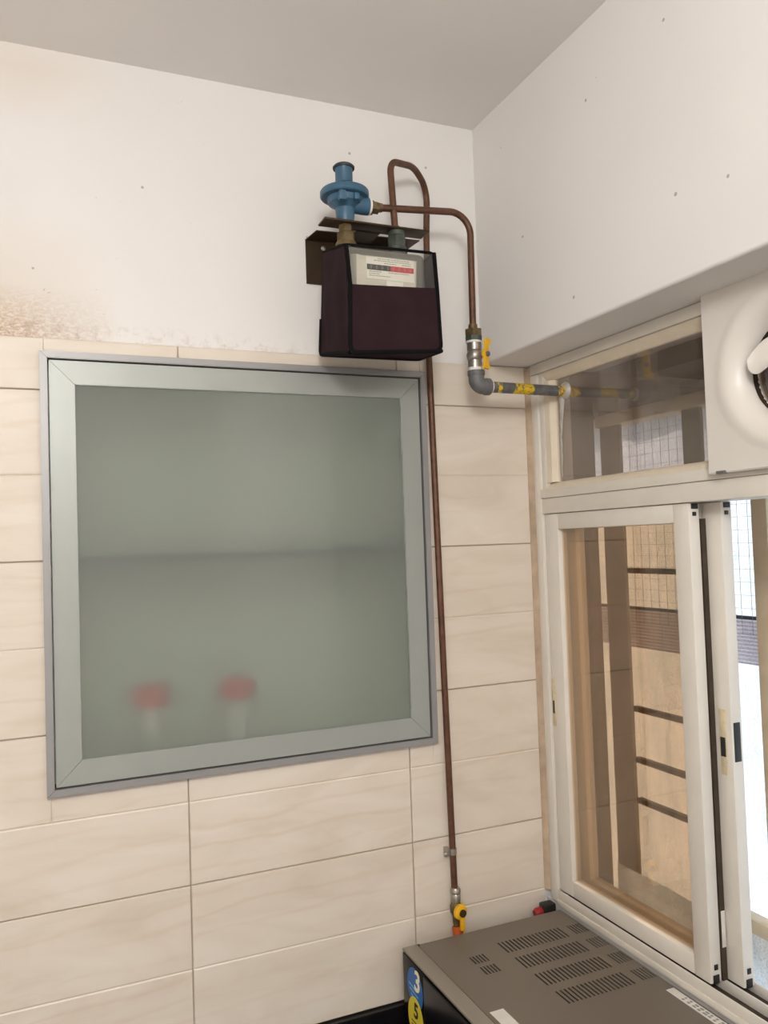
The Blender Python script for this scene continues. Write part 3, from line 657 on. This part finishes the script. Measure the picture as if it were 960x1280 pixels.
obj('bottom_panel', sheet((BBL, BBR, FBR, FBL), 12, 10, 0.0015, 0.003, 8), MT['maroon'], cov)
obj('clear_window', sheet((FWL, FWR, FTR, FTL), 8, 6, 0.0004, 0.0012, 9), MT['clear_plastic'], cov)
def pipe_line(pts, r): return MB().tube(fillet(pts, 0.012, 5), r, 8)
obj('piping', pipe_line([FTL, FWL, FBL, FBR, FWR, FTR], 0.0042), MT['piping'], cov)
obj('piping', pipe_line([BTL, FTL, FTR, BTR], 0.0028), MT['piping'], cov)
obj('piping', pipe_line([(-0.385, MY1, 0.0), BBL, FBL], 0.0045), MT['piping'], cov)
obj('piping', pipe_line([FBL, BBL, BBR, FBR], 0.0042), MT['piping'], cov)

# copper run from the regulator to the valve
cp = thing('copper_pipe', (-0.085, PY, 0.0), 'brown copper pipe bending down from the blue regulator to the silver valve', 'pipe', 'copper gas pipes')
obj('tube', MB().tube(fillet([(-0.286, PY, 0.2085), (-0.083, PY, 0.2245), (-0.0860, PY, -0.010)], 0.042, 10), 0.0068), MT['copper'], cp)
obj('compression_collar', MB().lathe([(0, 0), (0, 0.0095), (0.013, 0.0085), (0.013, 0)], (-0.291, PY, 0.2082), (1, 0, 0.08), 20), MT['brass_dark'], cp)
obj('compression_collar', MB().lathe([(0, 0), (0, 0.0098), (0.012, 0.0088), (0.012, 0)], (-0.0860, PY, -0.0165), (0, 0, 1), 20), MT['brass_dark'], cp)
# loop and long drop down the wall
lp = thing('copper_pipe', (-0.125, -0.02, -1.15), 'long brown copper pipe looping over the meter and dropping down the tiles', 'pipe', 'copper gas pipes')
obj('tube', MB().tube(fillet([(-0.2505, PY, 0.160), (-0.2565, PY + 0.002, 0.306), (-0.182, -0.070, 0.327), (-0.1275, -0.0205, 0.310), (-0.1325, -0.020, 0.216), (-0.1370, -0.020, -0.049), (-0.1290, -0.020, -0.70), (-0.1225, -0.020, -1.152)], [0, 0.030, 0.09, 0.045, 0.3, 0.5, 0.5, 0], 9), 0.0066), MT['copper'], lp)
obj('riser_collar', MB().lathe([(0, 0), (0, 0.0105), (0.010, 0.0090), (0.010, 0)], (-0.2505, PY, 0.1652), (0, 0, 1), 20), MT['brass_dark'], lp)
pc = thing('pipe_clip', (-0.127, 0.0, -1.077), 'small chrome clip holding the long copper pipe to the tiles', 'clip')
obj('ring', MB().lathe([(-0.006, 0.0067), (-0.006, 0.0085), (0.006, 0.0085), (0.006, 0.0067), (-0.006, 0.0067)], (-0.1240, -0.020, -1.077), (0, 0, 1), 20).bbox(-0.139, -0.131, -0.022, -0.0075, -1.084, -1.069, 0.001), MT['steel'], pc)
obj('screw', MB().lathe([(0, 0), (0, 0.0042), (0.002, 0.004), (0.003, 0)], (-0.141, -0.022, -1.080), (-0.3, -1, 0), 12), MT['steel'], pc)
# tap at the bottom and its hose
tp = thing('gas_tap', (-0.12, -0.022, -1.20), 'small gas tap with yellow lever at the bottom of the long copper pipe', 'tap')
tx, ty = -0.1215, -0.022
obj('nipple', MB().lathe([(0, 0), (0, 0.0085), (0.004, 0.0098), (0.016, 0.0098), (0.018, 0.0085), (0.021, 0.011), (0.026, 0.011), (0.030, 0.0085), (0.03, 0)], (tx, ty, -1.1800), (0, 0, 1), 20), MT['steel'], tp)
obj('tap_body', MB().lathe([(0, 0), (0, 0.0075), (0.014, 0.008), (0.024, 0.0125), (0.036, 0.0125), (0.042, 0.009), (0.042, 0)], (tx, ty, -1.2215), (0, 0, 1), 20), MT['brass_dark'], tp)
obj('lever', MB().lathe([(0, 0), (0, 0.015), (0.006, 0.015), (0.008, 0.012), (0.008, 0)], (tx + 0.002, ty - 0.010, -1.1955), (0.2, -1, 0), 24).bbox(tx + 0.0005, tx + 0.0105, ty - 0.019, ty - 0.011, -1.232, -1.190, 0.002).bbox(tx - 0.003, tx + 0.011, ty - 0.018, ty - 0.010, -1.192, -1.1795, 0.002), MT['yellow'], tp)
obj('lever_pivot', MB().lathe([(0, 0), (0, 0.0075), (0.004, 0.0075), (0.004, 0)], (tx + 0.0045, ty - 0.018, -1.1965), (0.2, -1, 0), 20), MT['fan_dark'], tp)
obj('hose_tail', MB().lathe([(0, 0), (0, 0.0065), (0.03, 0.0065), (0.03, 0)], (tx, ty, -1.2515), (0, 0, 1), 16), MT['brass_dark'], tp)
hp = obj('gas_hose', MB().tube(fillet([(tx + 0.0008, ty, -1.2285), (tx + 0.002, ty - 0.013, -1.30), (tx - 0.02, ty - 0.014, -1.486), (tx - 0.14, ty - 0.03, -1.489), (tx - 0.5, ty - 0.05, -1.489)], 0.05, 6), 0.0105, 14), MT['hose'], loc=(tx, ty, -1.23))
tag(hp, 'orange rubber gas hose hanging under the yellow tap behind the oven', 'hose')
# shut-off valve with elbow, and the grey pipe out through the glass
VX = -0.0855
va = thing('shutoff_valve', (VX, PY, -0.10), 'silver ball valve with yellow butterfly handle above the grey elbow', 'valve')
obj('union_nut', hexp(MB(), (VX, PY, 0), (0, 0, 1), -0.0290, -0.0150, 0.0185), MT['brass_dark'], va)
obj('union_collar', MB().lathe([(-0.0385, 0), (-0.0385, 0.0165), (-0.029, 0.0172), (-0.029, 0)], (VX, PY, 0), (0, 0, 1), 8), MT['brass_green'], va)
obj('thread_tape', MB().lathe([(-0.0425, 0), (-0.0425, 0.0158), (-0.0385, 0.0158), (-0.0385, 0)], (VX, PY, 0), (0, 0, 1), 24), MT['ptfe'], va)
obj('ball_body', MB().lathe([(-0.0920, 0), (-0.0920, 0.0140), (-0.0780, 0.0140), (-0.0770, 0.0130), (-0.0745, 0.0150), (-0.068, 0.0165), (-0.0610, 0.0150), (-0.0590, 0.0135), (-0.0570, 0.0150), (-0.0425, 0.0150), (-0.0425, 0)], (VX + 0.0008, PY, 0), (0, 0, 1), 28), MT['steel'], va)
obj('lower_tape', MB().lathe([(-0.0985, 0), (-0.0985, 0.0142), (-0.0920, 0.0142), (-0.0920, 0)], (VX + 0.0012, PY, 0), (0, 0, 1), 24), MT['ptfe'], va)
hc = Vector((VX + 0.0145, PY - 0.019, -0.068)); hd = Vector((0.52, -0.85, 0))
obj('spindle', MB().lathe([(-0.016, 0), (-0.016, 0.005), (0.006, 0.005), (0.008, 0.0035), (0.008, 0)], hc, hd, 14), MT['steel'], va)
hm = MB(); pth = Vector((0.85, 0.52, 0)).normalized()
def wing(s):
    rr_ = []
    for t, w in ((0.0, 0.0110), (0.010, 0.0070), (0.016, 0.0068), (0.026, 0.0115), (0.031, 0.0095)):
        c = hc + Vector((0, 0, s * t)) + hd.normalized() * (0.0005 + t * 0.12) + pth * (t * t * s * 6.0)
        rr_.append([c + pth * w * a + hd.normalized() * b for a, b in ((-1, -0.002), (1, -0.002), (1, 0.002), (-1, 0.002))])
    return rr_
hm.loft(wing(1)).loft(wing(-1)).lathe([(-0.003, 0), (-0.003, 0.009), (0.004, 0.009), (0.004, 0)], hc, hd, 18)
obj('handle', hm, MT['yellow'], va)
obj('handle_screw', MB().lathe([(0.0035, 0), (0.0035, 0.0055), (0.0085, 0.005), (0.0085, 0)], hc, hd, 12), MT['iron'], va)
gp = thing('gas_pipe', (-0.081, PY, -0.1315), 'grey iron pipe with yellow paint patches running from the elbow through the transom glass', 'pipe')
EX, EZ = VX + 0.003, -0.1295
obj('elbow', MB().tube(fillet([(EX, PY, -0.0985), (EX, PY, EZ), (EX + 0.0300, PY, EZ)], 0.019, 10), 0.0158, 20).lathe([(0, 0), (0, 0.0172), (0.009, 0.0172), (0.009, 0)], (EX, PY, -0.1075), (0, 0, 1), 24).lathe([(0, 0), (0, 0.0172), (0.009, 0.0172), (0.009, 0)], (EX + 0.0195, PY, EZ), (1, 0, 0), 24), MT['iron'], gp)
obj('thread_tape', MB().lathe([(0, 0), (0, 0.0138), (0.0045, 0.0138), (0.0045, 0)], (EX + 0.0286, PY, EZ), (1, 0, 0), 24), MT['ptfe'], gp)
obj('pipe_run', MB().tube([(EX + 0.030, PY, EZ), (0.05, PY, EZ - 0.001), (0.30, PY, EZ - 0.002)], 0.0112, 20), MT['patch_pipe'], gp)
sm = MB().lathe([(-0.007, 0), (-0.006, 0.0125), (-0.002, 0.0165), (0.0025, 0.019), (0.0025, 0)], (XW + 0.016, PY, EZ), (1, 0, 0), 20)
dr_ = [(XW + 0.0165, PY + 0.010 + min(0.010, k * 0.0012) + random.uniform(-.0012, .0012), EZ - 0.012 - k * 0.0105) for k in range(17)]
sm.tube(dr_, [max(0.0012, 0.0065 * math.exp(-k / 4.0) + random.uniform(0.0006, 0.0020)) for k in range(17)], 8)
tag(obj('sealant_bead', sm, MT['sealant'], loc=(XW + 0.016, PY, EZ)), 'translucent silicone smeared round the pipe hole in the transom glass', 'sealant')

# ------------------------------------------------------------------ oven on the worktop
OX0, OX1, OY0, OY1, OZ0, OZ1 = -0.262, 0.104, -0.56, -0.062, -1.485, -1.225
ov = thing('oven', (-0.08, -0.31, -1.50), 'grey countertop oven with slotted top and black glass front against the window', 'oven')
def holes_panel(x0, x1, y0, y1, z, holes):
    mb = MB(); ys = sorted({y0, y1} | {h[2] for h in holes} | {h[3] for h in holes})
    for a, b in zip(ys, ys[1:]):
        m = (a + b) / 2; hs_ = sorted((h[0], h[1]) for h in holes if h[2] < m < h[3]); x = x0
        for p, q in hs_ + [(x1, x1)]:
            if p > x: mb.add([(x, a, z), (p, a, z), (p, b, z), (x, b, z)], [(0, 1, 2, 3)])
            x = q
    for h in holes:
        mb.add([(h[0], h[2], z), (h[1], h[2], z), (h[1], h[3], z), (h[0], h[3], z), (h[0], h[2], z - 0.0012), (h[1], h[2], z - 0.0012), (h[1], h[3], z - 0.0012), (h[0], h[3], z - 0.0012)],
               [(0, 4, 5, 1), (1, 5, 6, 2), (2, 6, 7, 3), (3, 7, 4, 0)])
    return mb
holes = []
for ya in (-0.127, -0.190, -0.256, -0.320):
    for k in range(17):
        x = -0.089 + k * 0.0086; holes.append((x, x + 0.0034, ya - 0.042, ya))
    for k in range(5):
        x = 0.0705 + k * 0.0066; holes.append((x, x + 0.0028, ya - 0.040, ya - 0.003))
for ya in (-0.150, -0.191):
    for k in range(5):
        x = -0.165 + k * 0.0068; holes.append((x, x + 0.003, ya - 0.028, ya))
XS = -0.231
tpm = holes_panel(XS + 0.0012, OX1 - 0.002, OY0 + 0.002, OY1 - 0.002, OZ1, holes)
obj('top_panel', tpm, MT['oven_top'], ov, smooth=False)
cs = MB().box(XS + 0.0012, OX1, OY1 - 0.0021, OY1, OZ0, OZ1 - 0.0005).box(XS + 0.0012, OX1, OY0, OY0 + 0.0021, OZ0, OZ1 - 0.0005).box(OX1 - 0.0021, OX1, OY0, OY1, OZ0, OZ1 - 0.0005).box(XS, OX1, OY0, OY1, OZ0, OZ0 + 0.003)
obj('outer_casing', cs, MT['oven_top'], ov, smooth=False)
obj('inner_cavity', MB().box(XS + 0.002, OX1 - 0.004, OY0 + 0.004, OY1 - 0.004, OZ1 - 0.05, OZ1 - 0.014), MT['oven_inside'], ov, smooth=False)
obj('front_bezel', MB().bbox(OX0, XS, OY0 - 0.001, OY1 + 0.001, OZ1 - 0.004, OZ1 + 0.0012, 0.0012).bbox(OX0 + 0.004, XS, OY0, OY1, OZ0, OZ1 - 0.004, 0.001), MT['oven_bezel'], ov)
obj('bezel_corner', MB().bbox(XS - 0.001, XS + 0.005, OY1 - 0.006, OY1 + 0.0012, OZ1 - 0.006, OZ1 + 0.0006, 0.0005), MT['ink_black'], ov)
fp = obj('front_panel', MB().bbox(OX0 - 0.001, OX0 + 0.004, OY1 - 0.100, OY1 - 0.002, OZ0 + 0.004, OZ1 - 0.005, 0.001), MT['oven_black'], ov)
dr = obj('door', MB().bbox(OX0 - 0.006, OX0 + 0.004, OY0 + 0.004, OY1 - 0.102, OZ0 + 0.006, OZ1 - 0.006, 0.002), MT['oven_black'], ov)
obj('door_handle', MB().tube(fillet([(OX0 - 0.005, OY1 - 0.13, OZ1 - 0.16), (OX0 - 0.035, OY1 - 0.13, OZ1 - 0.16), (OX0 - 0.035, OY0 + 0.05, OZ1 - 0.16), (OX0 - 0.005, OY0 + 0.05, OZ1 - 0.16)], 0.012, 5), 0.006, 12), MT['steel'], dr)
for z in (OZ0 + 0.06, OZ0 + 0.11):
    obj('control_knob', MB().lathe([(0, 0), (0, 0.017), (0.012, 0.015), (0.014, 0.012), (0.014, 0)], (OX0 - 0.001, OY1 - 0.075, z), (-1, 0, 0), 24), MT['steel'], fp)
for y in (OY0 + 0.04, OY1 - 0.04):
    for x in (OX0 + 0.04, OX1 - 0.04):
        obj('foot', MB().lathe([(-0.0155, 0), (-0.0155, 0.012), (0.001, 0.014), (0.001, 0)], (x, y, OZ0), (0, 0, 1), 16), MT['black_plastic'], ov)
# stickers on the front panel: a blue oval with a 3 and a yellow oval with a 5
def oval(yc, zc, ry, rz, x, tilt=0.0, t=0.0006):
    pts = []
    for k in range(28):
        a = 2 * PI * k / 28; p, q = ry * math.cos(a), rz * math.sin(a)
        pts.append((x, yc + p * math.cos(tilt) - q * math.sin(tilt), zc + p * math.sin(tilt) + q * math.cos(tilt)))
    return MB().prism(pts, (0, 0, 0), (-t, 0, 0))
xs = OX0 - 0.001
# text faces -x: text x axis -> -y, text y axis -> z
MF = lambda y, z, x, rot=0.0: Matrix.Translation((x, y, z)) @ Matrix(((0, 0, -1, 0), (-1, 0, 0, 0), (0, 1, 0, 0), (0, 0, 0, 1))) @ Matrix.Rotation(rot, 4, 'Z')
st = obj('blue_sticker', oval(-0.1175, -1.2750, 0.0335, 0.0370, xs), MT['sticker_blue'], ov); st['label'] = 'blue oval sticker printed with a large cream 3'
obj('numeral', text_mb('3', 0.054, MF(-0.127, -1.260, xs - 0.0008), shear=0.1), MT['cream_ink'], st)
sl_ = MB()
for y0_, z0_, ln in ((-0.092, -1.272, 0.030), (-0.095, -1.281, 0.036), (-0.100, -1.290, 0.030)):
    sl_.prism([(xs - 0.0006, y0_, z0_), (xs - 0.0006, y0_ - ln, z0_ - 0.004), (xs - 0.0006, y0_ - ln, z0_ - 0.0065), (xs - 0.0006, y0_, z0_ - 0.003)], (0, 0, 0), (-0.0003, 0, 0))
obj('print_line', sl_, MT['light_blue_ink'], st)
st2 = obj('yellow_sticker', oval(-0.1180, -1.3310, 0.0330, 0.0400, xs - 0.0007), MT['sticker_yellow'], ov); st2['label'] = 'yellow oval sticker printed with a dark 5'
obj('numeral', text_mb('5', 0.040, MF(-0.120, -1.316, xs - 0.0015), shear=0.1), MT['ink_black'], st2)
pl_ = MB()
for z0_, ln in ((-1.337, 0.036), (-1.344, 0.042), (-1.351, 0.03)):
    pl_.box(xs - 0.0016, xs - 0.0013, -0.100, -0.100 - ln, z0_, z0_ - 0.0022)
obj('print_line', pl_, MT['ink_black'], st2)
obj('gold_strip', MB().box(xs - 0.0005, xs, -0.1600, -0.1560, -1.325, -1.236), MT['gold_strip'], ov)
# labels on top
lb = obj('white_label', MB().box(-0.222, -0.196, -0.42, -0.325, OZ1, OZ1 + 0.0005), MT['sticker_white'], ov)
lb2 = obj('rating_label', MB().box(0.083, 0.0995, -0.56 + 0.004, -0.402, OZ1, OZ1 + 0.0005), MT['sticker_white'], ov)
q = MB()
for k in range(10):
    y = -0.435 - k * 0.0115; q.box(0.086 + (k % 3) * 0.0005, 0.0905, y, y - random.uniform(0.004, 0.009), OZ1 + 0.0005, OZ1 + 0.0008); q.box(0.0925, 0.0965, y, y - random.uniform(0.003, 0.008), OZ1 + 0.0005, OZ1 + 0.0008)
obj('small_print', q, MT['ink_grey'], lb2)

# small plug left behind the oven in the window corner
pg = thing('power_plug', (0.075, -0.035, -1.26), 'small black plug with red end behind the oven in the window corner', 'plug')
obj('plug_body', MB().bbox(0.074, 0.104, -0.050, -0.026, -1.240, -1.2165, 0.004), MT['black_plastic'], pg)
obj('plug_end', MB().lathe([(0, 0), (0, 0.0085), (0.012, 0.0105), (0.018, 0.008), (0.019, 0)], (0.0745, -0.038, -1.2305), (-1, 0, -0.25), 18), MT['red_dark'], pg)
obj('cord', MB().tube(fillet([(0.098, -0.034, -1.230), (0.1, -0.032, -1.30), (0.096, -0.04, -1.485), (0.03, -0.045, -1.495)], 0.03, 6), 0.0035, 10), MT['black_plastic'], pg)

# ------------------------------------------------------------------ outside the window: grille box hung with sheeting
GX = 0.425
obj('wall_duct', MB().box(0.2, 0.418, 0.16, 0.42, -2.36, 0.5), MT['duct'], kind='structure')
obj('wall_outer_slab', MB().box(0.3, 0.66, -1.6, 0.6, -0.098, -0.02), MT['slab'], kind='structure')
gr = thing('window_grille', (GX, -0.4, -1.35), 'cream painted metal window grille outside the glass with horizontal bars', 'grille')
g = MT['grille']
for y0, y1 in ((0.072, 0.147), (-0.195, -0.140), (-0.357, -0.319), (-0.62, -0.565), (-0.88, -0.83)):
    obj('post', MB().bbox(GX, GX + 0.010, y0, y1, -1.35, -0.1005, 0.002), g if y0 < -0.3 else MT['post_grey'], gr)
obj('top_beam', MB().bbox(GX - 0.012, GX + 0.042, -1.1, 0.15, -0.165, -0.135, 0.002), g, gr)
obj('bottom_beam', MB().bbox(GX - 0.012, GX + 0.020, -1.1, -0.1951, -1.288, -1.222, 0.002), g, gr)
for z in (-0.526, -0.862, -0.985, -1.083):
    obj('bar', MB().bbox(GX + 0.006, GX + 0.020, -0.14, 0.072, z - 0.0065, z + 0.0065, 0.001), MT['bar'], gr)
TX = 0.58
def hung(y0, y1, z0, z1, x, amp, seed, nu=40, nv=24):
    rnd = random.Random(seed); ph = rnd.uniform(0, 6)
    F = []
    for i in range(nv + 1):
        for j in range(nu + 1):
            y = y0 + (y1 - y0) * j / nu; z = z0 + (z1 - z0) * i / nv
            F.append((x + amp * math.sin(y * 31 + ph + 1.3 * math.sin(z * 4)) + 0.4 * amp * math.sin(y * 67 + z * 5), y, z))
    n = nu + 1; fs = [(i * n + j, i * n + j + 1, (i + 1) * n + j + 1, (i + 1) * n + j) for i in range(nv) for j in range(nu)]
    return MB().add(F, fs)
tag(obj('white_sheeting', hung(-1.5, 0.52, -0.632, -0.105, TX, 0.006, 1, 90, 16), MT['tarp'], loc=(TX, -0.5, -0.63)), 'upper white woven sheeting hung outside the window grille, above the dark rod', 'sheeting', 'sheeting outside the window')
tag(obj('white_sheeting', hung(-1.5, 0.52, -2.2, -0.735, TX + 0.012, 0.006, 2, 90, 30), MT['tarp'], loc=(TX, -0.5, -2.2)), 'lower white woven sheeting hung outside the window grille, below the ribbed band', 'sheeting', 'sheeting outside the window')
tag(obj('curtain_rod', MB().tube([(TX - 0.012, -1.5, -0.634), (TX - 0.012, 0.52, -0.634)], 0.0045, 10), MT['rod'], loc=(TX, -0.5, -0.634)), 'thin dark rod along the lower edge of the upper white sheeting', 'rod')
rb = MB(); ringp = []
for k in range(25):
    z = -0.640 - k * 0.0042; ringp.append((TX - 0.002 + (0.003 if k % 2 else 0.0), z))
rb.loft([[(x, -1.5, z) for x, z in ringp] + [(x + 0.004, -1.5, z) for x, z in reversed(ringp)], [(x, 0.52, z) for x, z in ringp] + [(x + 0.004, 0.52, z) for x, z in reversed(ringp)]])
tag(obj('ribbed_blind', rb, MT['awning'], loc=(TX, -0.5, -0.74), smooth=False), 'mauve grey finely ribbed band between the two white sheets outside', 'blind')
tag(obj('folded_sheet', hung(-0.6, 0.108, -1.335, -1.236, 0.392, 0.002, 4, 30, 4), MT['tarp'], loc=(0.39, -0.2, -1.3)), 'low strip of sheeting along the foot of the grille behind the closed pane', 'sheeting')
nm = MB(); r_ = 0.00032; NX = 0.49
y = -0.95
while y < 0.45:
    nm.box(NX - r_, NX + r_, y - r_, y + r_, -0.66, -0.11); y += 0.028
z = -0.66
while z < -0.11:
    nm.box(NX - r_, NX + r_, -0.96, 0.45, z - r_, z + r_); z += 0.028
o = obj('bird_net', nm, MT['net'], kind='stuff', smooth=False, loc=(NX, -0.4, -0.66)); tag(o, 'fine square bird netting stretched across the upper part behind the window grille', 'net')
